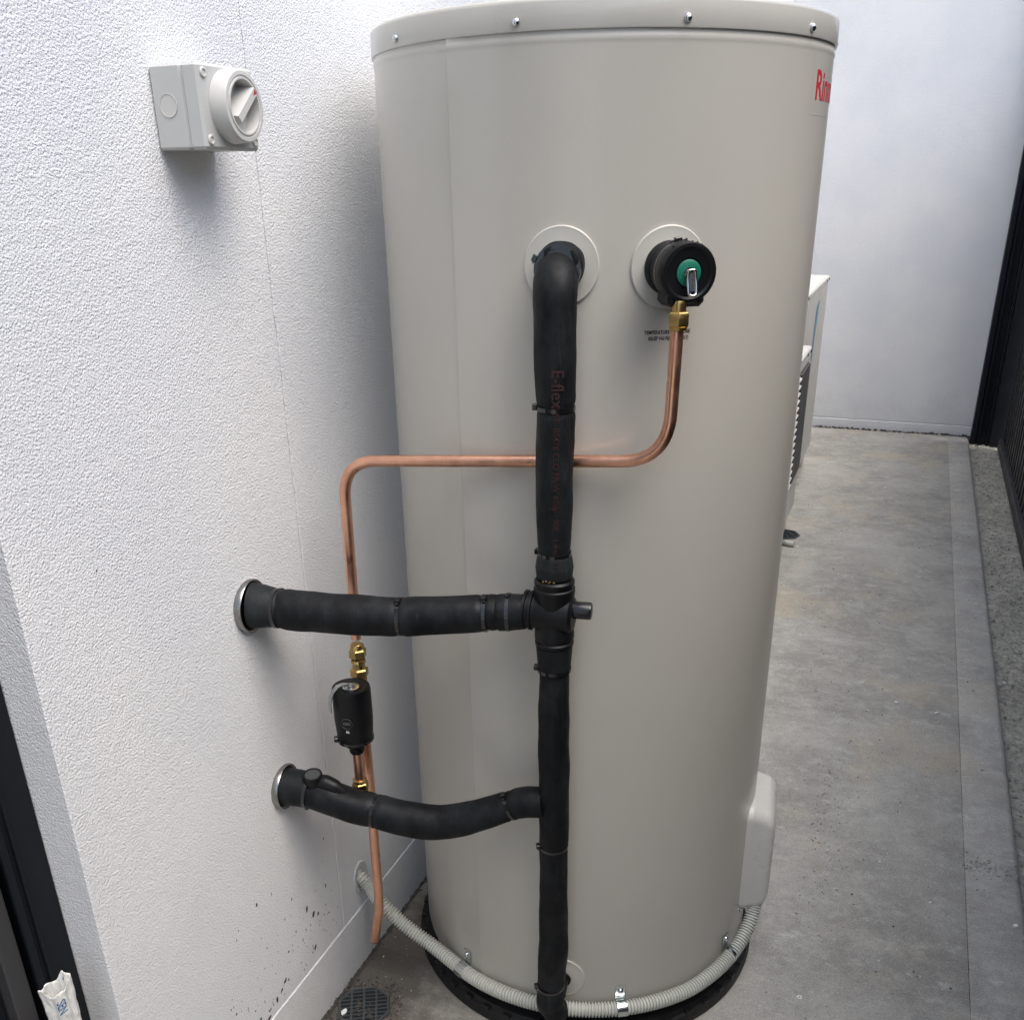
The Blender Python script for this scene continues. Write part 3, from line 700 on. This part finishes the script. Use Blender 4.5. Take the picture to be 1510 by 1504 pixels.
lo = thing('insulated_pipe', (.2, 1.08, .45), 'lower black foam insulated pipe sagging from the wall to the vertical pipe', 'pipe')
pts, rad = spline([(.004, 1.0475, .484), (.014, 1.049, .4838), (.030, 1.052, .4825), (.040, 1.0535, .481)], 6, [.0295, .0280, .0272, .0262]); mb = MB(); mb.sweep(pts, rad, 36, True, .0018, 30); mb.build('collar', m_collar, lo, True, 70)
pts, rad = spline([(.036, 1.0525, .4815), (.046, 1.054, .479), (.065, 1.057, .4745), (.106, 1.064, .4625), (.147, 1.072, .4545), (.188, 1.079, .4475), (.225, 1.086, .4460), (.252, 1.0915, .4500), (.291, 1.098, .4640), (.336, 1.106, .4860), (.368, 1.112, .4975), (.392, 1.116, .5010)], 16,
                  [0.0233, 0.0253, 0.0260, 0.0262, 0.0262, 0.0262, 0.0264, 0.0253, 0.0231, 0.0222, 0.0227, 0.0231]); pts, rad = pinch(pts, rad, [(.140, 1.0705, .4558), (.345, 1.108, .4895)])
mb = MB(); mb.sweep(pts, rad, 44, True, .0022, 20); mb.build('sleeve', m_foam, lo, True, 70)
cable_tie(lo, (.0400, 1.0535, .4810), (.03, .004, -.004), .0262, R_(160), 0, .003)
cable_tie(lo, (.140, 1.0705, .4558), (.045, .008, -.004), .0246, R_(-80), .004)
cable_tie(lo, (.345, 1.108, .4895), (.04, .007, .02), .0208, R_(16), .004)
# thumb-wheel valve half sunk in the lower pipe's foam
iv = thing('isolating_valve', (.05, 1.055, .49), 'small black round valve knob with lever poking out of the lower insulated pipe', 'valve')
kc = Vector((.050, 1.0520, .4940)); ka = Vector((.05, -.14, 1)).normalized()
mb = MB(); mb.lathe([(.0125, -.006), (.0140, .0), (.0148, .004), (.0148, .0185), (.0142, .0210), (.0122, .0215), (.0118, .0195), (0, .0195)], 30, frame(kc, ka)); mb.build('knob', m_blackplastic, iv, True, 35)
mb = MB(); mb.lathe([(.0114, .0196), (.0114, .0206), (0, .0208)], 24, frame(kc, ka)); mb.build('cap_disc', NT('dull_disc', (.05, .055, .055), .45).m, iv, True)
pts, rad = spline([kc + Vector((.004, 0, .006)), kc + Vector((.018, .002, .007)), kc + Vector((.034, .004, .001)), kc + Vector((.052, .007, -.010))], 6, [.009, .0120, .0110, .0050]); mb = MB(); mb.sweep(pts, rad, 16); mb.build('lever', m_blackplastic, iv, True, 60)

# ---------------------------------------------------------------- copper relief drain line
cp = thing('copper_pipe', (.087, 1.145, .15), 'thin bent copper pipe crossing from the relief valve and dropping down by the wall', 'pipe')
CR = .0077
p1 = fillet([(.5405, 1.1555, 1.166), (.5370, 1.1555, .9985), (.0915, 1.1475, .9655), (.0885, 1.1460, .700)], [.058, .052], 12)
mb = MB(); mb.sweep(p1, CR, 24); mb.build('upper_run', m_copper, cp, True, 60)
p2 = spline([(.0885, 1.1460, .665), (.0880, 1.1455, .60), (.0890, 1.1455, .45), (.0875, 1.1450, .30), (.0865, 1.1450, .225), (.0850, 1.1445, .195), (.0795, 1.1440, .165), (.0715, 1.1430, .124)], 8)
mb = MB(); mb.sweep(p2, CR, 24, False); o = mb.build('drain_leg', m_copper, cp, True, 60); sm = o.modifiers.new('wall', 'SOLIDIFY'); sm.thickness = .0011
mb = MB()
hexnut(mb, (.0885, 1.1460, .684), (0, 0, -1), .0132, .015); hexnut(mb, (.0885, 1.1460, .652), (0, 0, -1), .0140, .014)
mb.lathe([(.0115, .662), (.0102, .666), (.0092, .660), (.0092, .654), (.0105, .648)], 24, Matrix.Translation((.0885, 1.146, 0)))
mb.lathe([(.0105, .684), (.0098, .690), (.0082, .692)], 24, Matrix.Translation((.0885, 1.146, 0)))
mb.lathe([(.0098, 0), (.0098, .026), (.012, .027), (.012, .036)], 24, frame((.0885, 1.146, .624), (.12, -1, -.1)))
mb.lathe([(.0098, .642), (.0108, .634), (.0100, .618), (.0088, .612)], 24, Matrix.Translation((.0885, 1.146, 0)))
mb.build('brass_fitting', m_brass, cp, True, 35)

# expansion control valve with its black cover, standing on a copper stub from the lower pipe
ev = thing('expansion_valve', (.097, 1.105, .46), 'black capped expansion valve with a small steel lever on a copper stub', 'valve')
vx, vy = .0975, 1.1040
mb = MB(); mb.lathe([(.021, .5530), (.0245, .5535), (.0262, .5560), (.0284, .5900), (.0284, .6380), (.0270, .6430), (.0235, .6435), (.0190, .6415), (.0170, .6405), (0, .6405)], 44, Matrix.Translation((vx, vy, 0)) @ Matrix.Rotation(0, 4, 'X')); mb.build('cover', m_blackplastic, ev, True, 32)
mb = MB(); mb.lathe([(.0125, .6405), (.0125, .6425), (.0095, .6430), (.0090, .6415), (.0055, .6415), (.0050, .6450), (0, .6455)], 28, Matrix.Translation((vx, vy, 0))); mb.build('steel_disc', m_galv, ev, True, 35)
# lever: a bent strap arching from the disc over the rim and down the near side
ld = Vector((-.60, -.80, 0)).normalized(); sd_ = Vector((ld.y, -ld.x, 0)); lv = MB(); prof = [(.001, .0475), (.010, .0500), (.019, .0485), (.026, .0420), (.0305, .0330), (.0320, .0240), (.0325, .0120)]
vs = []
for i, (d, h) in enumerate(prof):
    wd = .0046 if i < 6 else .0050
    for s_ in (-1, 1):
        for o_ in (0, .0013): vs.append(Vector((vx, vy, .600)) + Vector((.0, -.0035, 0)) + ld * (d + o_ * (i > 2)) + Vector((0, 0, h + o_ * (i <= 2))) + sd_ * s_ * wd)
n = len(prof)
fs = [(0, 1, 3, 2), (4 * n - 4, 4 * n - 2, 4 * n - 1, 4 * n - 3)]
for i in range(n - 1):
    a = 4 * i; b = a + 4; fs += [(a, b, b + 1, a + 1), (a + 2, a + 3, b + 3, b + 2), (a, a + 2, b + 2, b), (a + 1, b + 1, b + 3, a + 3)]
lv.add(vs, fs); o = lv.build('lever', m_galv, ev, True, 50)
MB().lathe([(.0024, 0), (.0024, .002), (0, .0022)], 12, frame(Vector((vx, vy, .6165)) + ld * .0337, ld)).build('pivot', m_tie, ev, True)
tow = Vector((.52, -.85, 0)).normalized()     # badge side faces the passage
bd = frame(Vector((vx, vy, .596)) + Vector((.18, -.98, 0)).normalized() * .0284, Vector((.18, -.98, 0)))
mb = MB(); mb.lathe([(.0088, -.003), (.0088, .0012), (.0078, .0014), (.0074, .0004), (0, .0004)], 28, bd); o = mb.build('badge', m_blackplastic, ev, True, 35)
bq = frame(bd.translation, Vector((.18, -.98, 0)), (1, 0, 0))
mb = MB(); 
mb.lathe([(.0086, .0012), (.0083, .0018), (.0080, .0012)], 28, bq, caps=False); mb.build('badge_ring', NT('grey_print', (.10, .10, .10), .5).m, o, True)
text_obj('badge_mark', 'N', .006, lambda x, y: bq @ Vector((-.0018 + x, -.0155 + y, .0016)), m_white, ev, .0002)
text_obj('badge_mark', 'OIO', .006, lambda x, y: bq @ Vector((-.0060 + x, -.0020 + y, .0012)), NT('grey_mark', (.16, .16, .16), .5).m, ev, .0001)
cable_tie(ev, (vx, vy, .5570), (0, 0, 1), .0262, R_(212), .003, .0042)
mb = MB(); hexnut(mb, (vx, vy, .5535), (0, 0, -1), .0150, .013); mb.lathe([(.0105, .541), (.0115, .536), (.0098, .531)], 24, Matrix.Translation((vx, vy, 0))); mb.build('lower_nut', m_blackplastic, ev, True, 35)
mb = MB(); mb.sweep([(vx, vy, .545), (vx + .0004, vy, .51), (vx + .0008, vy - .001, .470)], .0078, 24); mb.build('stub_pipe', m_copper, ev, True, 60)
mb = MB(); hexnut(mb, (vx + .0008, vy - .001, .4795), (0, 0, -1), .0130, .014); hexnut(mb, (vx + .0008, vy - .001, .4655), (0, 0, -1), .0118, .012); mb.lathe([(.0105, .4795), (.0108, .4835), (.0084, .4850)], 24, Matrix.Translation((vx + .0008, vy - .001, 0))); mb.build('stub_nut', m_brass, ev, True, 35)

# ---------------------------------------------------------------- temperature and pressure relief valve
rv = thing('relief_valve', surf(-57.2, .30, 1.212), 'black relief valve with green centre and steel lever on the upper right of the tank', 'valve')
rc = surf(-57.2, .30, 1.212); rn = (rc - Vector((TX, TY, 1.212))).normalized(); rn2 = (rn + Vector((.02, 0, -.02))).normalized(); Mr = frame(rc, rn2, (0, 0, 1))
mb = MB(); mb.lathe([(.0295, .002), (.0300, .006), (.0292, .016), (.0270, .018), (.0268, .020), (.0290, .022), (.0300, .030), (.0300, .044), (.0285, .046)], 48, Mr); mb.build('sleeve', m_foam, rv, True, 40)
mb = MB(); mb.lathe([(.0285, .0445), (.0315, .0450), (.0325, .048), (.0322, .067), (.0310, .0690), (.0275, .0692), (.0250, .0672), (.0160, .0668), (.0150, .0650), (0, .0650)], 52, Mr); mb.build('cap', m_blackplastic, rv, True, 35)
mb = MB(); mb.lathe([(.0142, .0652), (.0142, .0672), (.0130, .0680), (.0060, .0682), (0, .0682)], 32, Mr); mb.build('green_disc', m_green, rv, True, 35)
mb = MB(); mb.lathe([(.0066, .0682), (.0066, .0700), (.0040, .0706), (.0036, .0745), (0, .0750)], 24, Mr); mb.build('spindle', m_chrome, rv, True, 35)
# lever: closed wire-like loop hanging down
side = rn2.cross(Vector((0, 0, 1))).normalized() * -1
o0 = rc + rn2 * .0760
def Lp(u, v, d=0.): return o0 + side * u + Vector((0, 0, v)) + rn2 * d
loop = [Lp(-.0034, .0035), Lp(.0034, .0035), Lp(.0046, -.004), Lp(.0048, -.014, .003), Lp(.0040, -.0205, .005), Lp(0, -.0225, .006), Lp(-.0040, -.0205, .005), Lp(-.0048, -.014, .003), Lp(-.0046, -.004), Lp(-.0034, .0035)]
mb = MB(); mb.sweep(spline(loop, 5), .0016, 12); mb.build('lever', m_chrome, rv, True, 60)
mb = MB(); mb.add([Lp(u, v, d) for u, v, d in ((-.004, .003, -.0006), (.004, .003, -.0006), (.0045, -.018, .0035), (-.0045, -.018, .0035))], [(0, 1, 2, 3)]); o = mb.build('lever_plate', m_galv, rv); o.modifiers.new('t', 'SOLIDIFY').thickness = .0008
# skirt over the outlet
Ms = frame(rc + rn2 * .045 + Vector((0, 0, -.018)), (0, 0, -1), rn2)
mb = MB(); mb.box((-.0215, -.0215, .0), (.0215, .0215, .0185), .005, Ms); mb.build('skirt', m_blackplastic, rv, True, 30)
ox, oy = .5410, 1.1560
mb = MB(); mb.lathe([(.0070, 1.182), (.0078, 1.180), (.0082, 1.175), (.0080, 1.1690)], 24, Matrix.Translation((ox, oy, 0))); hexnut(mb, (ox, oy, 1.1700), (0, 0, -1), .0128, .0165); mb.lathe([(.0108, 1.1535), (.0098, 1.150), (.0080, 1.149)], 24, Matrix.Translation((ox, oy, 0))); mb.build('brass_nut', m_brass, rv, True, 35)
mb = MB(); rnd = random.Random(11)
for k in range(14):
    a = R_(rnd.uniform(-30, 30)); c = Mr @ Vector((.0305 * math.cos(a), .0305 * math.sin(a), rnd.uniform(.030, .062))); blob(mb, c, rnd.uniform(.002, .0042), 70 + k)
mb.build('torn_foam', m_foam, rv)
cable_tie(rv, rc + rn2 * .040, rn2, .0300, R_(8), .004)

# ---------------------------------------------------------------- air conditioner units in the passage
def ac_unit(loc, sx, sy, sz, label, grille):
    x0, y0, z0 = loc; t = thing('air_conditioner', (x0 + sx / 2, y0 + sy / 2, z0 - .1), label, 'air conditioner', 'outdoor air conditioner units along the house wall')
    MB().box((x0, y0, z0), (x0 + sx, y0 + sy, z0 + sz - .03), .006).build('body', m_ac, t)
    MB().box((x0 - .004, y0 - .004, z0 + sz - .0295), (x0 + sx + .004, y0 + sy + .004, z0 + sz), .006).build('top_panel', m_ac, t)
    for yy in (y0 + .05, y0 + sy - .05): MB().box((x0 + .02, yy - .03, z0 - .1), (x0 + sx - .02, yy + .03, z0 - .001), .004).build('foot', m_ac, t)
    for yy in (y0 + .03, y0 + sy - .13, y0 + sy - .03):
        MB().lathe([(.006, 0), (.006, .002), (0, .004)], 10, frame((x0 + sx + .004, yy, z0 + sz - .014), (1, 0, 0))).build('screw', m_acd, t)
    if grille:
        gy0, gy1, gz0, gz1 = y0 + .05, y0 + sy - .05, z0 + .16, z0 + sz - .05
        MB().box((x0 + sx + .0005, gy0, gz0), (x0 + sx + .003, gy1, gz1)).build('grille_recess', m_acd, t)
        MB().box((x0 + sx + .003, gy1 - .004, gz0), (x0 + sx + .012, gy1, gz1)).build('grille_frame', m_ac, t); MB().box((x0 + sx + .003, gy0, gz0), (x0 + sx + .012, gy0 + .004, gz1)).build('grille_frame', m_ac, t)
        n = 16
        MB().box((x0 + sx + .0031, gy0 + .46, gz0 + .005), (x0 + sx + .0100, gy1 - .006, gz1 - .005)).build('mesh_guard', m_acd, t); gy1b, gy1 = gy1, gy0 + .455
        for k in range(n):
            z = gz0 + (gz1 - gz0) * (k + .5) / n
            s = MB(); s.add([(x0 + sx + .003, gy0 + .004, z + .004), (x0 + sx + .012, gy0 + .004, z - .001), (x0 + sx + .012, gy1 - .004, z - .001), (x0 + sx + .003, gy1 - .004, z + .004),
                             (x0 + sx + .003, gy0 + .004, z + .0), (x0 + sx + .012, gy0 + .004, z - .005), (x0 + sx + .012, gy1 - .004, z - .005), (x0 + sx + .003, gy1 - .004, z + .0)],
                            [(0, 1, 2, 3), (7, 6, 5, 4), (0, 4, 5, 1), (2, 6, 7, 3), (1, 5, 6, 2), (3, 7, 4, 0)])
            s.build('slat', m_ac, t)
    return t
ac1 = ac_unit((.13, 3.15, .115), .31, .83, .615, 'nearer white air conditioner unit with slatted grille peeking past the tank', True)
ac2 = ac_unit((.09, 4.15, .10), .30, .92, .79, 'taller white air conditioner unit with a blue sticker behind the slatted one', False)
mb = MB(); vs = []
for i in range(9):
    t_ = i / 8; vs += [(.3915, 4.62 - .10 * t_ + .10 * t_ * t_, .80 - .30 * t_), (.3915, 4.72 - .15 * t_ + .06 * t_ * t_, .82 - .30 * t_)]
mb.add(vs, [(2 * i, 2 * i + 2, 2 * i + 3, 2 * i + 1) for i in range(8)]); mb.build('blue_sticker', m_bluemark, ac2)

# ---------------------------------------------------------------- fence
fx = 1.335
fn = thing('steel_fence', (fx, 2, 0), 'charcoal ribbed sheet steel fence along the right side of the passage', 'fence')
def sheet(y0, y1, z0, z1):
    mb = MB(); vs = []; y = y0; prof = []
    pitch = .1
    while y < y1 - .001:
        for dy, dx in ((0, 0), (.028, 0), (.040, .022), (.078, .022), (.090, 0)):
            if y + dy <= y1: prof.append((fx + dx - .022, y + dy))
        y += pitch
    for x, yy in prof: vs += [(x, yy, z0), (x, yy, z1), (x + .0012, yy, z0), (x + .0012, yy, z1)]
    fs = []
    for i in range(len(prof) - 1): fs += [(4 * i, 4 * i + 4, 4 * i + 5, 4 * i + 1), (4 * i + 2, 4 * i + 3, 4 * i + 7, 4 * i + 6)]
    return mb.add(vs, fs)
posts = [5.80, 3.43, 1.06, -1.31]
for i in range(len(posts) - 1):
    a, b = posts[i + 1], posts[i]
    for k in range(3):
        y0 = a + .015 + (b - a - .03) * k / 3; y1 = a + .015 + (b - a - .03) * (k + 1) / 3 + (.012 if k < 2 else 0)
        sheet(y0, y1, .03, 1.78).build('sheet', m_fence, fn)
    MB().box((fx - .040, a + .028, -.02), (fx + .02, b - .028, .035), .004).build('bottom_rail', m_rail, fn)
    MB().box((fx - .034, a + .028, 1.76), (fx + .02, b - .028, 1.81), .004).build('top_rail', m_fence, fn)
for yp in posts[1:]:
    mb = MB().box((fx - .045, yp - .026, -.08), (fx + .03, yp + .026, 1.82), .003); mb.build('post', m_fence, fn)
gp = thing('corner_post', (1.22, 5.88, 0), 'dark steel corner post with folded channels against the far pale wall', 'post')
MB().box((1.1640, 5.872, -.06), (1.1900, 5.942, 2.4), .003).build('channel_flange', m_dark, gp)
MB().box((1.1905, 5.884, -.06), (1.2400, 5.9415, 2.4), .002).build('channel_web', m_dark, gp)
MB().box((1.2005, 5.866, -.06), (1.2060, 5.8835, 2.4), .001).build('lip', m_dark, gp)
MB().box((1.2405, 5.856, -.06), (1.2560, 5.942, 2.4), .003).build('channel_flange', m_dark, gp)
MB().box((1.2565, 5.846, -.06), (1.3300, 5.9425, 2.4), .003).build('post_face', m_dark, gp)

# ---------------------------------------------------------------- drains and litter
def drain(c, r, label, nb, z=.0045):
    t = thing('drain_grate', (c[0], c[1], 0), label, 'drain')
    T = Matrix.Translation((c[0], c[1], 0)); rot = Matrix.Rotation(R_(28), 4, 'Z')
    def outline(q): return [(q, -q * .45), (q, q * .45), (q * .45, q), (-q * .45, q), (-q, q * .45), (-q, -q * .45), (-q * .45, -q), (q * .45, -q)]
    TR_ = T @ rot
    MB().add([TR_ @ Vector((x, y, .0012)) for x, y in outline(r)], [tuple(range(8))]).build('sump', m_gap, t)
    rim = MB(); vs = []
    for q, zz in ((r * .93, .0012), (r * .94, z), (r * 1.02, z), (r * 1.05, .001)): vs += [TR_ @ Vector((x, y, zz)) for x, y in outline(q)]
    rim.add(vs, [(j * 8 + i, j * 8 + (i + 1) % 8, (j + 1) * 8 + (i + 1) % 8, (j + 1) * 8 + i) for j in range(3) for i in range(8)]); rim.build('rim', m_grate, t)
    def half(u): 
        q = r * .94; u = abs(u); return q if u < q * .45 else max(.004, q - (u - q * .45))
    for k in range(nb):
        u = -r * .92 + 2 * r * .92 * (k + .5) / nb; h = half(u)
        MB().box((-h, u - .0012, .0013), (h, u + .0012, z), 0, TR_).build('bar', m_grate, t)
    for u in (-r * .5, 0, r * .5):
        h = half(u); MB().box((u - .0018, -h, .0013), (u + .0018, h, z + .0006), 0, TR_).build('cross_bar', m_grate, t)
    return t
drain((.060, 1.106), .043, 'round grated floor drain in the near corner by the white wall', 9)
drain((.420, 3.930), .055, 'small dark floor drain in the passage beyond the tank', 9)
mb = MB(); rnd = random.Random(21)
for k in range(420):
    a = rnd.uniform(0, 6.28); rr = .047 + abs(rnd.gauss(0, .016)); blob(mb, (.060 + rr * math.cos(a), 1.106 + rr * math.sin(a), .001), abs(rnd.gauss(0, .0013)) + .0005, k, .5)
for k in range(40): blob(mb, (rnd.uniform(.045, .085), rnd.uniform(1.085, 1.12), .003), rnd.uniform(.001, .0045), k + 500, .5)
tag(mb.build('silt_heap', m_dirt), kind='stuff')
# conduit offcut near the far drain
oc = MB(); oc.sweep([(.425, 3.80, .012), (.475, 3.79, .012)], .011, 16, False); o = oc.build('pipe_offcut', m_conduit, None, True); o.modifiers.new('t', 'SOLIDIFY').thickness = .0015
tag(o, 'short grey pipe offcut lying in front of the far floor drain', 'offcut')
# washer and chips
w_ = MB(); w_.lathe([(.0022, .0005), (.0046, .0005), (.0046, .0022), (.0022, .0022), (.0022, .0005)], 16, Matrix.Translation((.770, 1.393, 0)), caps=False); tag(w_.build('washer', m_white), 'tiny white plastic washer on the concrete near the bottom right of the tank', 'washer')
chips = [(.892, 2.59, .0055, 'white chip on open concrete, nearest the middle of the passage floor'), (.994, 2.562, .0055, 'white chip lying just left of the slab joint'), (1.181, 2.871, .008, 'white fleck on the dark soil by the slab edge'), (1.136, 1.723, .006, 'pale flake on the smooth slab edge strip'), (.487, 3.79, .007, 'white chip right of the pipe offcut'), (.077, 1.048, .006, 'white plaster lump on the near rim of the corner drain'), (.035, 1.080, .007, 'white plaster lump between the wall and the corner drain')]
for i, (x, y, r, lab) in enumerate(chips):
    mb = MB(); blob(mb, (x, y, r * .35 - (.03 if x > 1.16 else 0) + (.004 if i > 4 else 0)), r, 300 + i, .6); tag(mb.build('plaster_chip', m_white), lab, 'chip', 'white plaster chips on the ground')
def scatter(name, mat, n, fn_, seed):
    mb = MB(); rnd = random.Random(seed)
    for k in range(n):
        x, y, r = fn_(rnd); z = 0
        if x > 1.16: z = -.028
        blob(mb, (x, y, z + r * .3), r, seed * 1000 + k, .7)
    return tag(mb.build(name, mat), kind='stuff')
scatter('dark_crumbs', m_stone, 420, lambda r: (r.uniform(.45, 1.13), 1.0 + 4.8 * r.random(), r.uniform(.0008, .0026)), 31)
scatter('concrete_crumbs', m_slab, 420, lambda r: (.735 + abs(r.gauss(0, .05)), r.gauss(2.02, .22), abs(r.gauss(0, .0014)) + .0006), 32)
scatter('joint_crumbs', m_slab, 110, lambda r: (r.uniform(1.04, 1.15), r.gauss(1.90, .018), r.uniform(.001, .0035)), 33)
scatter('pale_grit', m_white, 320, lambda r: (r.uniform(.02, 1.25), .8 + 4.8 * r.random() ** 1.3, .0006 + abs(r.gauss(0, .0009))), 34)
scatter('corner_grit', m_pale, 90, lambda r: (r.uniform(.03, .26), r.uniform(1.03, 1.3), r.uniform(.0006, .0018)), 35)
scatter('soil_stones', m_pale, 1400, lambda r: (r.uniform(1.165, 1.30), 1.0 + 4.9 * r.random(), r.uniform(.0008, .0028)), 36)
scatter('soil_clods', m_soil, 1600, lambda r: (r.uniform(1.160, 1.31), 1.0 + 4.9 * r.random(), r.uniform(.0015, .005)), 37)
